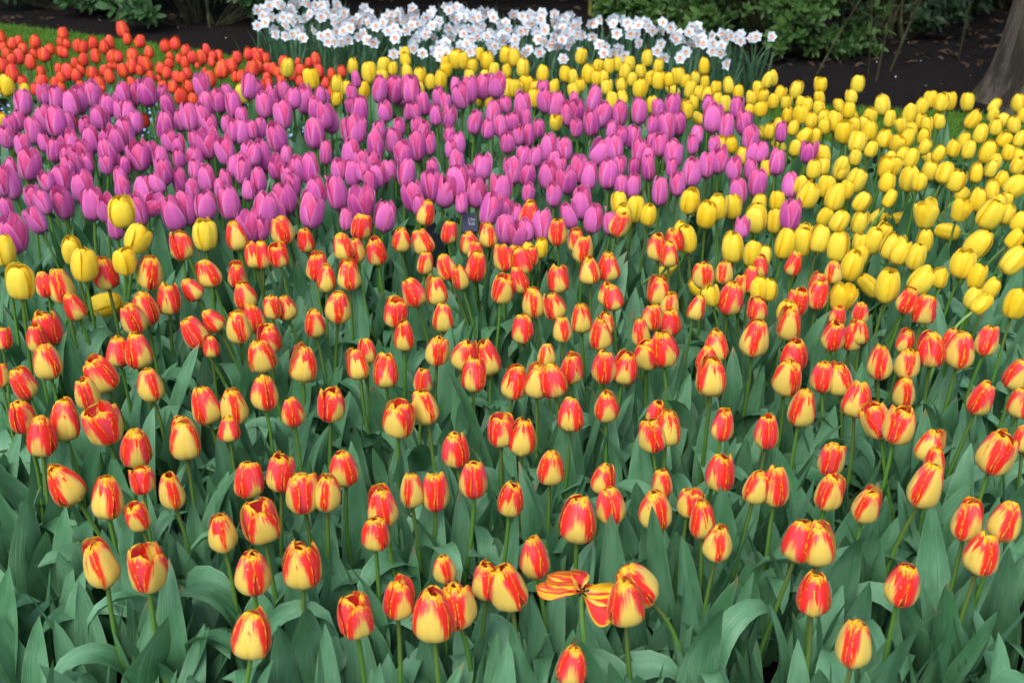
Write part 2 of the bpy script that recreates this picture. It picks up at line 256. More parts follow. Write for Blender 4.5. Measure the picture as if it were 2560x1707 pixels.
# Bloom survey: per tile origin and scale, then "x y height [tilt] [o]" of every bloom that the photo shows.
T1 = 3.672; T2 = 2.6133
SURVEY = {
'orange': [
(0,0,T1,"""5 355 130;35 430 100;115 400 105;170 380 95;212 445 110;322 385 118;65 490 95;105 540 110;175 517 140;20 595 140;282 567 135;310 495 95;405 503 125;455 455 105;577 312 115;555 385 75;610 400 75;560 470 115;600 485 90;717 425 115;765 435 115;857 397 120;955 432 120;1005 397 125;1125 270 145;1170 360 105;1285 380 115;880 517 125;765 547 125;1030 530 130;1085 520 105;1217 507 130;1367 482 105;1340 560 110;1515 420 120;1607 400 122;1703 465 105;1560 525 95;1550 580 105;1645 540 95;1765 525 115;1895 455 100;1850 530 130;1700 577 105;1950 510 90;2008 515 100;2175 528 115;2280 497 110;1945 570 90;2055 590 90;2130 605 135;2035 645 145;2320 635 150;2345 490 80;375 655 95;540 630 85;110 675 175;625 660 145;685 575 90;735 650 115;700 690 120;848 670 118;960 650 110;1003 700 130;1130 648 130;1213 610 140;1010 605 70;1055 605 60;1335 590 155;1285 640 80;1385 700 85;1475 628 110;1530 670 110;1455 725 70;1625 708 105;1675 710 90;1720 675 110;1810 605 60;1880 650 60;1925 725 140;380 745 125;205 745 90;505 760 105;560 715 90;560 800 80;735 785 85;912 765 140;945 810 60;1208 750 80;1495 790 100;1590 800 110;1735 795 120;1665 880 180;1775 905 95;325 820 110;2160 700 80;2210 700 110;910 850 90;1330 1108 120;670 1100 80"""),
(640,0,T1,"""35 490 80;90 535 95;15 535 120;25 620 110;100 628 105;155 630 105;100 705 80;200 665 95;235 740 110;265 580 130;385 570 70;410 640 115;405 745 95;485 575 90;548 548 120;580 655 125;340 690 100;693 680 100;790 657 110;50 795 90;115 770 90;640 760 90;697 850 120""")],
'yellow': [
(0,0,T1,"62 785 200;225 840 150;2240 850 200 -15;5 1100 140"),
(640,0,T1,"""290 620 185;510 720 205;745 775 170;890 610 150;925 640 120;1045 665 220;1140 575 150;1175 600 160;1165 700 130;1258 630 125;1370 490 110;1370 545 130;1385 660 150;1420 670 120;1505 690 150;1505 810 140;985 830 175;830 800 130;740 900 130;1600 750 150;1697 730 170;1740 575 140;1745 640 140;1840 545 190;1905 560 165;1985 610 140;1960 690 110;2055 500 125;2123 560 165;2185 645 140;2300 510 165;2300 650 130;2310 810 200;2100 700 110;2140 940 110;2070 900 100"""),
(1280,0,T1,"""20 530 170;105 620 190;282 680 155;635 520 152;490 680 150;550 705 150;700 680 185;780 720 150;795 615 145;890 610 145;970 590 140;1075 590 145;1040 660 150;1240 537 155;1345 610 135;1182 650 120;1275 715 145;1350 740 170;1180 810 190;870 800 145;1005 775 130;1100 730 130;625 780 130;565 825 105;130 780 180;20 810 160;60 800 110;390 790 120;205 900 180;210 800 140;840 710 110;920 930 170;1010 900 150;1290 960 170;1470 830 160 -50;1440 720 120;1525 700 170;1590 740 110;1680 715 125;1765 610 155;1770 755 120;1640 825 165;1670 935 120;1600 1010 180;1710 1085 140 -60;1870 810 130;1790 870 150;1985 785 160;2075 840 120;1960 955 160;2260 810 130;2345 740 150;2200 900 140;2285 1000 150;2300 870 100;2180 1000 120;1890 900 120;1720 840 100;400 1110 110;2300 1220 150 -60;2015 1310 110;2120 1420 150;1910 1290 80"""),
(1920,0,T1,"""40 720 150;115 860 150;50 930 140;170 930 120;258 825 175 8;483 780 150;445 880 110;470 900 150;470 1000 160;825 770 165 8;765 885 130;655 965 130 -10;740 1010 160;300 945 120;360 960 150;300 1050 185;180 1050 135;90 1120 70;15 1190 110;235 1170 150;400 1100 140;510 1050 80;520 1150 170;615 1120 200;785 1065 110;430 1255 160;340 1240 170 20;500 1430 200 -15;100 1340 150 -45;1055 965 190;1120 1095 165;935 1065 170;870 1150 170;700 1210 220;820 1300 215;930 1200 190;790 1130 90;1070 1275 180;950 1365 170;800 1430 140;680 1510 170;1495 915 165 15;1590 940 180;1670 930 180 10;1410 980 170;1300 1050 190;1220 1135 110;1310 1180 140;1280 1270 190;1460 1140 150;1570 1115 150;1430 1240 120;1190 1300 110;1440 1340 150;1830 935 175;2080 975 150 25;2070 1040 100;2300 950 175;1880 1100 185 30;1955 1230 190;2150 1110 150 20;2090 1165 170;2260 1150 160;2340 1050 130;1800 1300 170;1840 1375 180;1700 1360 150;2020 1400 220;2170 1280 150 30;2210 1400 160;2300 1450 170;2310 1260 120;1570 1410 160 25;1480 1440 120 -60;1315 1460 200;1110 1470 180;1230 1400 100;1640 1540 120;2080 1490 170;1500 1530 150;1410 1100 100;250 1340 120"""),
(1920,400,T1,"""420 90 180;510 40 110;675 90 200;810 195 225 10;1090 70 200;1170 30 120;1100 200 210;1120 330 110 30;1300 170 250;1390 200 180;1310 30 100;1490 95 190;1625 120 205;1730 190 215;1915 120 190;2050 80 160;2140 170 150;2270 240 240 15;2290 20 90;1780 320 170 55;1770 460 230 0 o;2060 280 200;2035 500 300 12;2110 420 220;2190 500 200 20;1930 370 220;2180 340 90;300 230 180;365 320 250;540 245 220;620 350 250;720 280 180;860 385 200 10;85 380 190;70 560 240;520 490 110;1010 520 150 60;1210 525 150 -80;1450 500 270 0 o;1650 655 230 -80;1440 740 230;1360 890 260 10;660 570 220 15;840 575 220;645 790 290;840 740 150;850 830 120;475 725 260;310 750 290;160 770 290;330 620 100;970 740 260 10;1060 640 150;1145 790 265;1220 840 260;770 970 300 -8;930 1150 260 -50;1100 1160 320;1410 1100 290 12;685 1260 280 0 o;1930 770 290 22;1790 950 280 -10;1920 1070 250 18;2050 1150 160;1960 1310 200 35;1890 1210 80;2270 730 200 20;2310 570 200 10;2260 920 290 18;2280 1310 310 18;1580 1040 110;170 1330 90;10 1170 170"""),
(1280,400,T1,"""985 400 220;1020 520 260;1135 450 260;1255 505 205;1635 380 250;1785 500 265 8;1890 430 250;2020 425 240;2240 535 300;2330 60 110;1545 640 170;1610 730 260;2030 800 290 -10;2210 860 250 12;2310 850 130;270 790 160;1430 1000 150 65;1700 1150 160 -50;1820 1200 140;2270 1180 230;2270 370 100;145 800 90"""),
(0,400,T1,"35 825 300;1110 475 325;1265 715 290 20;1880 680 310;655 825 280 -10;770 960 315;1150 925 270;190 1115 330;970 1330 290 80"),
(0,1107,T2,"560 690 200 50")],
'pink': [
(0,0,T1,"""212 945 240;400 870 195;845 870 235;510 910 220;600 940 220;650 960 250;730 920 260;1130 870 200;1230 870 210;1350 850 270;1420 850 270;1540 975 215;1850 790 210;1520 1165 270;2290 800 230 10;2010 930 220 -10;1900 970 220;2140 960 240;2080 850 150;990 970 210;1110 1020 200;1180 1040 200;420 1110 290;520 1130 260;600 1150 250;100 1160 190;60 1260 220;170 1110 180;310 1200 250;400 1280 100;900 1090 220;870 1060 150;960 1110 200;780 1160 180;830 1290 240;1240 1130 210;1150 1220 280;1000 1280 240;1080 1300 240;1000 1420 290;1740 1080 260;1850 1080 260;1660 1110 200;1930 1150 180;2220 1070 170;2080 1120 130;2140 1210 200;2220 1220 220;210 1340 220;270 1515 290;500 1380 220;660 1310 220;620 1450 220;700 1450 200;770 1410 240;1280 1430 310;1390 1400 200;1150 1500 140;1480 1470 230;1560 1300 200;1640 1340 190;1640 1460 180;1780 1290 170;1900 1330 270;1790 1470 220;2070 1380 270;2220 1500 190;2280 1380 170;1880 1560 100;100 1520 130;2320 1190 150;1490 850 100;2330 1430 200;800 1500 160"""),
(640,0,T1,"""5 820 170;75 970 235;140 900 220;250 850 200;245 1060 270;400 900 250;450 920 260;345 900 200;590 880 150;630 900 150;540 1000 200;630 1070 250;690 1120 210;920 720 120;880 860 150;870 980 160;950 1010 240;780 1050 100;1135 830 240;1270 830 260;1340 850 240;1420 830 250;1185 1030 180;1540 960 200;1470 1020 160;1400 1010 110;1675 890 170;1740 930 140;1830 790 150;1880 890 230;1830 920 200;1965 830 240;2085 800 230;2140 790 220;2210 790 210;1650 1060 190;1770 1080 210;2010 1130 210;2130 1190 160;2180 1050 230;2290 960 150;2240 1160 200;2320 1120 140;1780 1240 160;1850 1330 220;1790 1360 150;30 1180 200;190 1270 270 -8;60 1440 280;540 1230 270;640 1410 210;850 1200 230;920 1200 250;800 1200 180;1130 1190 160;1100 1330 260;1160 1340 230;1260 1300 250;1310 1180 180;1480 1160 150;1540 1190 160;1350 1420 260;1480 1350 270;1590 1320 210;870 1410 250;970 1480 190;1080 1500 220;190 1500 170;280 1420 160;1840 1490 220;2310 1310 210"""),
(640,400,T1,"""185 90 190;290 120 150;370 100 250;500 90 270;25 200 230;270 350 330 -5;340 240 220;85 475 330;220 480 180;505 470 330;550 290 290;520 240 200;745 310 330;760 90 200;890 120 250;980 90 150;1110 140 230;1210 120 220;1385 120 270;1440 340 270 -10;1500 420 200;1185 520 290;970 400 330 5 o;900 380 220;830 550 200;1050 200 200;1610 240 300;1740 290 330 10;1850 200 300;1620 60 140;1840 40 170;1960 130 150;2070 70 240;2020 300 290;1890 380 150;2250 260 270;2150 460 310 8;2320 60 170;2290 640 280;2290 440 160;50 640 200 0 o"""),
(0,400,T1,"""90 220 310 -12;10 200 280;100 60 140;430 190 170;550 200 300;570 400 330 -5;620 80 220;690 60 200;755 250 290;330 350 200 -15;300 340 220;400 390 230 -12;330 550 260 -20;60 430 170;130 690 370 0 o;200 650 300;850 400 330;970 450 250;1100 150 150;1130 260 220;1060 600 260;1260 470 300 -8;1330 290 270;1400 420 220 40 o;1500 110 260;1440 220 200 -25;1650 190 230;1590 500 330 -8;1710 450 320 -8;1770 270 200;1900 180 240;1890 420 280;2100 400 320 -8;2070 180 170;2230 100 260;2280 260 150;2150 60 200;2290 610 300 0 o;2020 240 120;1790 70 130;980 20 130"""),
(1280,400,T1,"""30 100 240;140 130 220;150 270 120;330 150 260;280 160 180;500 190 240;440 60 180;380 320 220;620 90 260;710 160 240 8;620 230 100;880 130 270;980 70 200;1010 220 150;1110 240 220;1120 50 130;1250 80 220;1360 290 260;1470 70 170;1520 220 230;1650 120 250;1700 170 170;1840 70 220;1790 50 230;2040 80 220;2080 290 260;2250 220 250;2190 90 200;1980 290 70;2110 610 180;640 400 290;520 510 250 -15;750 540 280 10;280 610 290;50 490 150;60 680 260 0 o;130 650 200;900 560 150"""),
(1280,0,T1,"""95 960 220;290 830 170;300 930 220;410 970 240;520 1050 230;570 930 150;600 1020 200;590 1170 150;750 920 230 8;730 1130 240;830 1060 230;990 1050 230;1165 1030 230;1340 990 150;1290 1150 180;1410 1170 260;1470 980 230;1530 1140 220;245 1180 170;20 1130 180;130 1100 180;60 1250 180;140 1240 220;1050 1170 80;915 1190 140;1010 1250 170;1110 1265 210;960 1310 180;820 1400 260 25;940 1360 240;1800 960 170;1840 1090 260;2060 990 200;1970 1170 230;2130 1130 230;2190 1270 230;1700 1230 150;1660 1330 180;1860 1320 130;2210 1400 200;2290 1400 200;1480 1420 260;1170 1400 240;1250 1450 200;1290 1280 130;1360 1330 220;340 1370 250;480 1370 220;110 1450 200;220 1440 200;390 1470 180;1900 1470 240"""),
(1920,0,T1,"125 1215 185;370 1400 195 10;80 1490 230"),
(1920,400,T1,"205 240 220;210 510 290")],
'striped': [
(0,400,T1,"""1660 780 260 -5;2165 690 265 -5;965 1035 300 -5;1375 1035 290 8;410 1140 230 -8;560 1160 300 -10;675 1340 265 -12;1330 1360 330 -8;1225 1450 290 -8;1545 1275 285 -6;1755 1185 215 -25;1910 1040 250 -15;2170 1055 245;2240 1245 255 -12;2320 870 230 -8"""),
(0,760,T2,"""15 220 140;305 160 220;240 220 190;305 375 220 -8;150 520 200 -15;660 460 235 -18;565 585 215 -5;775 305 195;900 305 215 -4;985 525 215 -4;1265 185 210 -25;1385 105 160 -25;1380 270 140;1560 155 195;1655 90 185 -8;1760 225 190;1705 335 215 -8;1985 385 250 3;2055 120 185 -4;1340 660 240 -3;1530 670 225 -8;1730 575 225 0;1910 700 195;1495 800 150;2165 655 215 8;140 730 240;270 855 295;420 755 265;670 785 295 -8 o;885 930 270;1180 790 130;1205 885 255;420 1170 290 -18;700 1265 260;930 1125 145 0 o;895 1385 195 -8 o;1120 1220 240 -8;1620 1140 235 -6;1835 1100 240 5;1975 1225 270;2135 1230 245;2250 1070 235 -6;1700 1410 280 -8 o;1450 1490 250 -6;5 420 60"""),
(0,1107,T2,"650 790 310 -3;960 815 320 4 o;1650 840 300;1970 795 300;1645 1245 310 3"),
(640,400,T1,"""245 640 255 -6;455 735 220;50 870 240;200 870 220 -10;800 790 240 -8;910 830 230 -8;965 605 230 -3;1105 840 245;1335 725 220 3;1535 745 235 -12;1770 655 210;1565 480 235 10;1965 760 210 -8;2020 840 180;2130 690 220 -4;560 980 250;650 1080 255;850 1055 265;1550 940 205;1745 980 240 -12;1870 1075 225 -5;2020 975 260 8;1445 1210 260 -10;1655 1195 265 -3;760 1350 280 4;150 1345 225;270 1350 235 -8;2265 1180 265 8;2275 890 250;1285 1395 270 5 o;1715 1435 270"""),
(1280,400,T1,"""160 490 240 4;415 655 245;590 740 210 -8;650 815 240 -5;985 590 220 18;175 880 185;80 920 260 -10;60 1095 250 -10;420 1095 240 -4;715 1010 240;880 970 260;1335 800 235;1490 735 210 -12;1440 865 220 -5;865 1225 215;925 1260 230 -5;195 1305 270;385 1335 255 -10;1300 1130 230;1345 1190 260;1450 1330 210 3;1300 1440 240;1460 1480 240 -8;1760 1050 245;1945 1030 200 -4;2010 1260 330;2185 1095 235;2280 970 200 -8;1695 1355 220 12;2090 1130 150;2250 1360 220;15 830 120"""),
(830,760,T2,"""165 390 200 -8;225 305 170;350 430 220;470 205 195;690 300 195;1250 160 190;1505 165 160;1630 95 180;1750 190 210;1790 130 150;870 325 205 12;1010 350 220 -6;925 460 215;1195 505 220 3;1400 330 150;1345 500 220;1445 495 220 -6;1565 420 200;1780 410 205;1915 415 210;2015 185 175;2060 320 210;2165 290 230 -4;2215 115 165 -8;590 500 170 -4;435 745 240 0 o;610 670 220 -12;805 945 230;925 1140 250;1100 820 215 3 o;1245 865 245 -3;1560 715 220 6;1790 665 205;1430 1060 240;2120 700 140;2190 810 220;2095 850 225;520 1215 220;670 1220 250 -4;325 1320 260 3;285 1490 230 5;1170 1270 240;1775 1135 200;1825 1310 240;2160 1160 170;2115 1335 270;1610 1400 300"""),
(830,1107,T2,"""735 815 200;435 1010 270;150 1120 290 -4 o;660 1120 380 0;810 1050 310 -3;1150 930 330 -14;1010 900 240;1325 740 280 -3;1915 1035 310;1985 925 300 -35;1575 1450 260"""),
(1660,760,T2,"""340 265 200;280 360 190 4;310 470 255;595 220 260 5;820 125 220;850 330 210;810 475 250 6;1110 205 195;1230 205 190;1280 180 160;1410 375 225;1590 385 190;1580 240 160 8;1745 290 235 -4;1940 300 230 3;1880 230 150;2110 235 200 10;1040 470 200;1145 485 210;905 670 265 5;1265 620 225 8;1570 575 210 -3;1385 750 240 -20 o;1540 790 245 8;2075 615 220 14;2310 460 200 18;2335 640 200 10;2345 840 100;1740 920 220 14;1770 1020 180;1715 1185 300 10;2175 970 285 12;390 790 200 12;670 830 225;370 1095 260;170 1290 170 10 o;250 1405 245 -4;1095 1005 235 3;1080 1230 240 3;605 1190 220 4;730 1185 260;1325 1310 245 5;1985 1410 270;2235 1410 270 14"""),
(1920,400,T1,"240 950 220 5;600 1025 210;450 1230 270 8;460 1130 200 8;275 1300 250 6;200 1460 260;640 1430 180;850 1400 190;1280 1290 230 10;1435 1365 270 6"),
(1660,1107,T2,"355 645 240;895 630 285 12;1005 650 290 -3;980 980 300 3;1560 925 270 5;1245 1305 310 -4;2085 720 270 5")],
}

# ---------------- the setting: one ground sheet, path earth, lawns
def sheet(name, pts, z, mat, sub=0):
    V = np.array([(p[0], p[1], z) for p in pts], float)
    me = bpy.data.meshes.new(name); me.from_pydata([tuple(v) for v in V], [], [tuple(range(len(V)))]); me.materials.append(mat); me.update()
    return tag(ob(name, me), kind='structure')
sheet('ground', [(-60, -40), (60, -40), (60, 90), (-60, 90)], 0, M['soil'])
gp = lambda x, y: tuple(at(x, y)[0][:2])
sheet('earth_path', [gp(-500, 55), gp(-500, -60), (-4, 9.4), (5, 9.4), gp(3000, 250), gp(3000, 330), gp(2560, 290), gp(2400, 282), gp(1900, 262), gp(1500, 200), gp(900, 170), gp(640, 150), gp(400, 112), gp(150, 78)], .004, M['path'])
LAWN_L = [gp(-700, 30), gp(0, 62), gp(150, 80), gp(400, 114), gp(640, 152), gp(820, 200), gp(700, 245), gp(400, 270), gp(0, 250), gp(-800, 220)]
LAWN_R = [gp(1850, 262), gp(2100, 272), gp(2400, 286), gp(2560, 296), gp(3100, 330), gp(3100, 470), gp(2560, 420), gp(2200, 390), gp(1850, 330)]
LAWN_F = [gp(2160, 8), gp(2470, 8), gp(2470, 30), gp(2160, 30)]
sheet('left_lawn', LAWN_L[::-1], .008, M['lawn']); sheet('right_lawn', LAWN_R[::-1], .008, M['lawn']); sheet('far_lawn', LAWN_F[::-1], .012, M['lawn'])
def inside(px, py, poly):
    c = np.zeros(len(px), bool); n = len(poly)
    for i in range(n):
        x1, y1 = poly[i]; x2, y2 = poly[(i + 1) % n]
        k = ((y1 > py) != (y2 > py)) & (px < (x2 - x1) * (py - y1) / ((y2 - y1) or 1e-9) + x1); c ^= k
    return c
def scatter(poly, n):
    a = np.array(poly); lo, hi = a.min(0), a.max(0)
    p = rng.uniform(lo, hi, (n, 2)); return p[inside(p[:, 0], p[:, 1], poly)]
def blades(name, poly, n, h, w):
    p = scatter(poly, n); m = len(p); th = rng.uniform(0, 6.283, m); hh = h * rng.uniform(.5, 1.2, m)
    dx, dy = np.cos(th) * w, np.sin(th) * w; ln = rng.normal(0, .45, (m, 2)) * hh[:, None]
    V = np.zeros((m, 4, 3)); z0 = .006
    V[:, 0] = np.stack([p[:, 0] - dx, p[:, 1] - dy, np.full(m, z0)], 1); V[:, 1] = np.stack([p[:, 0] + dx, p[:, 1] + dy, np.full(m, z0)], 1)
    V[:, 2] = np.stack([p[:, 0] + dx * .3 + ln[:, 0], p[:, 1] + dy * .3 + ln[:, 1], hh], 1); V[:, 3] = np.stack([p[:, 0] - dx * .3 + ln[:, 0], p[:, 1] - dy * .3 + ln[:, 1], hh], 1)
    Fc = np.arange(m * 4).reshape(m, 4); U = np.tile(np.array([[0, 0], [1, 0], [1, 1], [0, 1.]]), (m, 1))
    tag(ob(name, mesh(name, (V.reshape(-1, 3), Fc, U), M['grass'])), kind='stuff')
blades('grass', LAWN_L, 42000, .03, .0022); blades('grass', LAWN_R, 26000, .03, .002); blades('grass', LAWN_F, 6000, .04, .004)

# ---------------- tulip parts
PROF = {
 'striped': [(.12, 0), (.50, .02), (.83, .10), (.99, .22), (1.01, .35), (.92, .53), (.76, .72), (.56, .88), (.36, .985), (.16, 1.0)],
 'pink': [(.12, 0), (.45, .03), (.8, .13), (.98, .30), (1, .46), (.93, .64), (.80, .82), (.58, .96), (.36, 1.03)],
 'yellow': [(.12, 0), (.52, .03), (.85, .12), (1, .30), (1.02, .48), (.95, .66), (.8, .84), (.55, .96), (.26, 1.0)],
 'orange': [(.1, 0), (.5, .03), (.83, .13), (1, .32), (.97, .5), (.82, .7), (.58, .88), (.3, 1.0)]}
RAD = {'striped': .368, 'pink': .318, 'yellow': .355, 'orange': .385}
SHARP = {'striped': 2.1, 'pink': 1.5, 'yellow': 1.8, 'orange': 1.7}
def prof_at(kind, open_, v):
    P = np.array(PROF[kind], float)
    if open_: P[:, 0] += open_ * np.clip((P[:, 1] - .3) / .7, 0, 1) ** 1.2
    d = np.r_[0, np.cumsum(np.hypot(np.diff(P[:, 0]) * .5, np.diff(P[:, 1])))]; d /= d[-1]
    return np.interp(v, d, P[:, 0]), np.interp(v, d, P[:, 1])
def petal(kind, az, inner, open_=0., nu=9, nv=13, tilt=0., hf=1., rnd=random, lw=1.0):
    v = np.linspace(0, 1, nv) ** .9; r, z = prof_at(kind, open_, v); k = SHARP[kind] * (1.9 if inner and not open_ else 1)
    W = np.where(v < .5, .62 + .38 * np.sin(np.clip(v / .5, 0, 1) * math.pi / 2), np.clip(1 - (np.clip(v - .5, 0, 1) / .5) ** k, 0, 1) ** (.62 if kind != 'pink' else .8))
    W = np.maximum(W, .015) * lw * 1.05; rf = .86 if inner else 1.0
    if inner: r = r - np.clip(v - .72, 0, 1) * (.85 if not open_ else .2); z = z + .02 * np.clip(v - .8, 0, 1) * 5
    ph = rnd.uniform(0, 6); amp = .035 if kind != 'striped' else .05; crease = rnd.uniform(.03, .09) * (1.5 if kind == 'yellow' else 1); curl = rnd.uniform(-.05, .10) if kind in ('striped', 'yellow') else rnd.uniform(-.02, .12)
    twist = rnd.uniform(-.10, .10); tipin = rnd.uniform(-.12, .16) if kind in ('striped', 'pink') else rnd.uniform(-.05, .12)
    P = np.zeros((nv, nu, 3)); u = np.linspace(-1, 1, nu)
    for j in range(nv):
        rho = max(r[j] * 1.0, .34); phi = u * W[j] / rho
        rr = r[j] * rf - rho; e = np.abs(u) ** 2.2
        rad = rho * np.cos(phi) + rr; sid = rho * np.sin(phi)
        off = amp * e * np.sin(9 * v[j] + ph + 2 * np.sign(u)) + curl * e * v[j] - crease * np.exp(-(u / .13) ** 2) * math.sin(math.pi * v[j] * .9)
        off = off - tipin * max(0, v[j] - .82) * 2.5
        if not inner: off = off + (.06 if kind in ('striped', 'yellow') else .045) * e
        rad = rad + off; sid = sid + twist * v[j] * .6 * rad
        zz = z[j] * hf + .03 * e * math.sin(5 * v[j] + ph)
        if kind == 'striped': zz = zz - .02 * np.sin(u * 11 + ph) * max(0, v[j] - .85) * 5
        P[j, :, 0] = rad * RAD[kind]; P[j, :, 1] = sid * RAD[kind]; P[j, :, 2] = zz
    if tilt:
        c, s = math.cos(tilt), math.sin(tilt); x, zc = P[..., 0].copy(), P[..., 2].copy()
        P[..., 0] = c * x + s * zc; P[..., 2] = -s * x + c * zc
    c, s = math.cos(az), math.sin(az); x, y = P[..., 0].copy(), P[..., 1].copy()
    P[..., 0] = c * x - s * y; P[..., 1] = s * x + c * y
    return grid(P)
MO = {'striped': ('s_out', 's_in'), 'pink': ('p_out', 'p_in'), 'yellow': ('y_out', 'y_in'), 'orange': ('o_out', 'o_in')}
def bloom_proto(kind, open_=0., seed=0):
    """six petals: three outer, three inner, as (grid, is_inner)"""
    rnd = random.Random(seed * 17 + len(kind)); out = []
    for i in range(6):
        inner = i >= 3
        az = R(120) * (i % 3) + (R(60) if inner else 0) + rnd.uniform(-.12, .12)
        o_ = open_ + rnd.uniform(-.04, .06) - (.03 if inner else 0)
        if not inner and i == 0 and open_ < .3 and rnd.random() < .4: o_ += rnd.uniform(.10, .30)
        out.append((petal(kind, az, inner, o_, tilt=rnd.uniform(-.03, .07) + open_ * .12, hf=rnd.uniform(.90, 1.03) * (1.0 if not inner else rnd.uniform(.97, 1.04)), rnd=rnd, lw=rnd.uniform(.94, 1.04)), inner))
    return out
# stamens seen in open flowers
def stamen_part():
    q = [tube([(0, 0, .02), (0, 0, .16), (0, 0, .26)], [.055, .05, .06], 6)]
    for k in range(6):
        a = k * math.pi / 3; q.append(tube([(.04 * math.cos(a), .04 * math.sin(a), .03), (.11 * math.cos(a), .11 * math.sin(a), .16), (.13 * math.cos(a), .13 * math.sin(a), .30)], [.012, .022, .018], 5))
    return join(q)
ST_ME = mesh('stamen', stamen_part(), M['black'])
BLOOM = {}; SOLID = {}
for kind in PROF:
    protos = []; solids = []
    no = {'striped': 14, 'pink': 12, 'yellow': 12, 'orange': 5}[kind]
    sets = [random.Random(k).choice((0, .0, .03, .06)) + (.08 if kind == 'pink' and k % 3 == 0 else 0) for k in range(no)] + [.32, .5]
    for k, op in enumerate(sets):
        pts = bloom_proto(kind, op, k + 1)
        if kind in ('striped', 'pink', 'yellow'):
            protos.append([mesh(kind + '_petal', p, M[MO[kind][1 if inn else 0]]) for p, inn in pts])
        jj = join([p for p, _ in pts]); n1 = len(pts[0][0][1])
        solids.append(mesh(kind + '_flower', jj, [M[MO[kind][0]], M[MO[kind][1]]], np.repeat([0, 0, 0, 1, 1, 1], n1)))
    BLOOM[kind] = protos; SOLID[kind] = solids
# stems of unit length with a gentle bow that ends on the axis
STEM = []; STEM_P = []
for k in range(6):
    b = random.uniform(.01, .035); a = random.uniform(0, 6.28); b2 = random.uniform(-.012, .012)
    z = np.linspace(0, 1, 9); off = b * np.sin(math.pi * z) + b2 * np.sin(2 * math.pi * z)
    t = tube(np.stack([off * math.cos(a), off * math.sin(a), z], 1), np.linspace(.0125, .0088, 9) * 1.0, 7)
    STEM.append(mesh('stem', t, M['stem']))
# leaves
def leaf_tpl(L, Wd, bend, fold, twist, wav, nu=6, nv=15, droop=0.0, rnd=random, narrow=False):
    v = np.linspace(0, 1, nv); ph = rnd.uniform(0, 6)
    ang = R(86) - bend * v ** 1.6 - droop * np.clip(v - .55, 0, 1) ** 1.3 * 4
    ds = L / (nv - 1); x = np.r_[0, np.cumsum(np.cos(ang[1:]) * ds)]; z = np.r_[0, np.cumsum(np.sin(ang[1:]) * ds)]
    if narrow: W = Wd * (.75 + .25 * np.sin(v * 3.0)) * np.clip((1 - v) / .15, 0, 1) ** .6
    else: W = Wd * np.maximum(np.sin(np.clip(v * .93 + .065, 0, 1) ** .82 * math.pi), 0) ** .72
    W = np.maximum(W, .0012); W[-1] = .0008
    P = np.zeros((nv, nu, 3)); u = np.linspace(-1, 1, nu)
    for j in range(nv):
        tw = twist * v[j]; side = u * W[j] / 2; f = fold * (1 - .75 * v[j])
        up = np.abs(u) ** 1.5 * W[j] / 2 * f + wav * np.sin(7 * v[j] + ph + (u > 0) * 1.7) * u ** 2 * W[j] * .5
        sd = side * math.cos(f * .5); n = np.array([-math.sin(ang[j]), 0, math.cos(ang[j])]); b = np.array([0, 1, 0.])
        t = np.array([math.cos(ang[j]), 0, math.sin(ang[j])]); b2 = b * math.cos(tw) + n * math.sin(tw); n2 = np.cross(t, b2) * -1
        if n2 @ n < 0: n2 = -n2
        P[j] = np.array([x[j], 0, z[j]]) + sd[:, None] * b2 + up[:, None] * n2
    P[..., 0] += .006
    return grid(P)
LT = []
for k in range(16):
    r_ = random.Random(k + 5)
    drp = r_.choice((0, 0, 0, 0, .3, .8)) if k % 5 else 1.7
    LT.append(leaf_tpl(r_.uniform(.31, .40), r_.uniform(.056, .090), r_.uniform(.03, .45), r_.uniform(.2, .85), r_.uniform(-.55, .55), r_.uniform(.08, .3), droop=drp, rnd=r_))
LEAF = [mesh('leaf', t, M['leaf']) for t in LT]
LOWT = [leaf_tpl(random.uniform(.30, .38), random.uniform(.058, .088), random.uniform(.04, .5), random.uniform(.2, .8), random.uniform(-.6, .6), .15, nu=6, nv=13, droop=random.choice((0, 0, 0, .3, 1.2))) for k in range(12)]

ORD1 = ['', 'first', 'second', 'third', 'fourth', 'fifth', 'sixth', 'seventh', 'eighth', 'ninth', 'tenth', 'eleventh', 'twelfth', 'thirteenth', 'fourteenth', 'fifteenth', 'sixteenth', 'seventeenth', 'eighteenth', 'nineteenth']
TENS = {2: ('twenty', 'twentieth'), 3: ('thirty', 'thirtieth'), 4: ('forty', 'fortieth'), 5: ('fifty', 'fiftieth'), 6: ('sixty', 'sixtieth')}
def ordinal(n):
    if n < 20: return ORD1[n]
    return TENS[n // 10][1] if n % 10 == 0 else TENS[n // 10][0] + '-' + ORD1[n % 10]

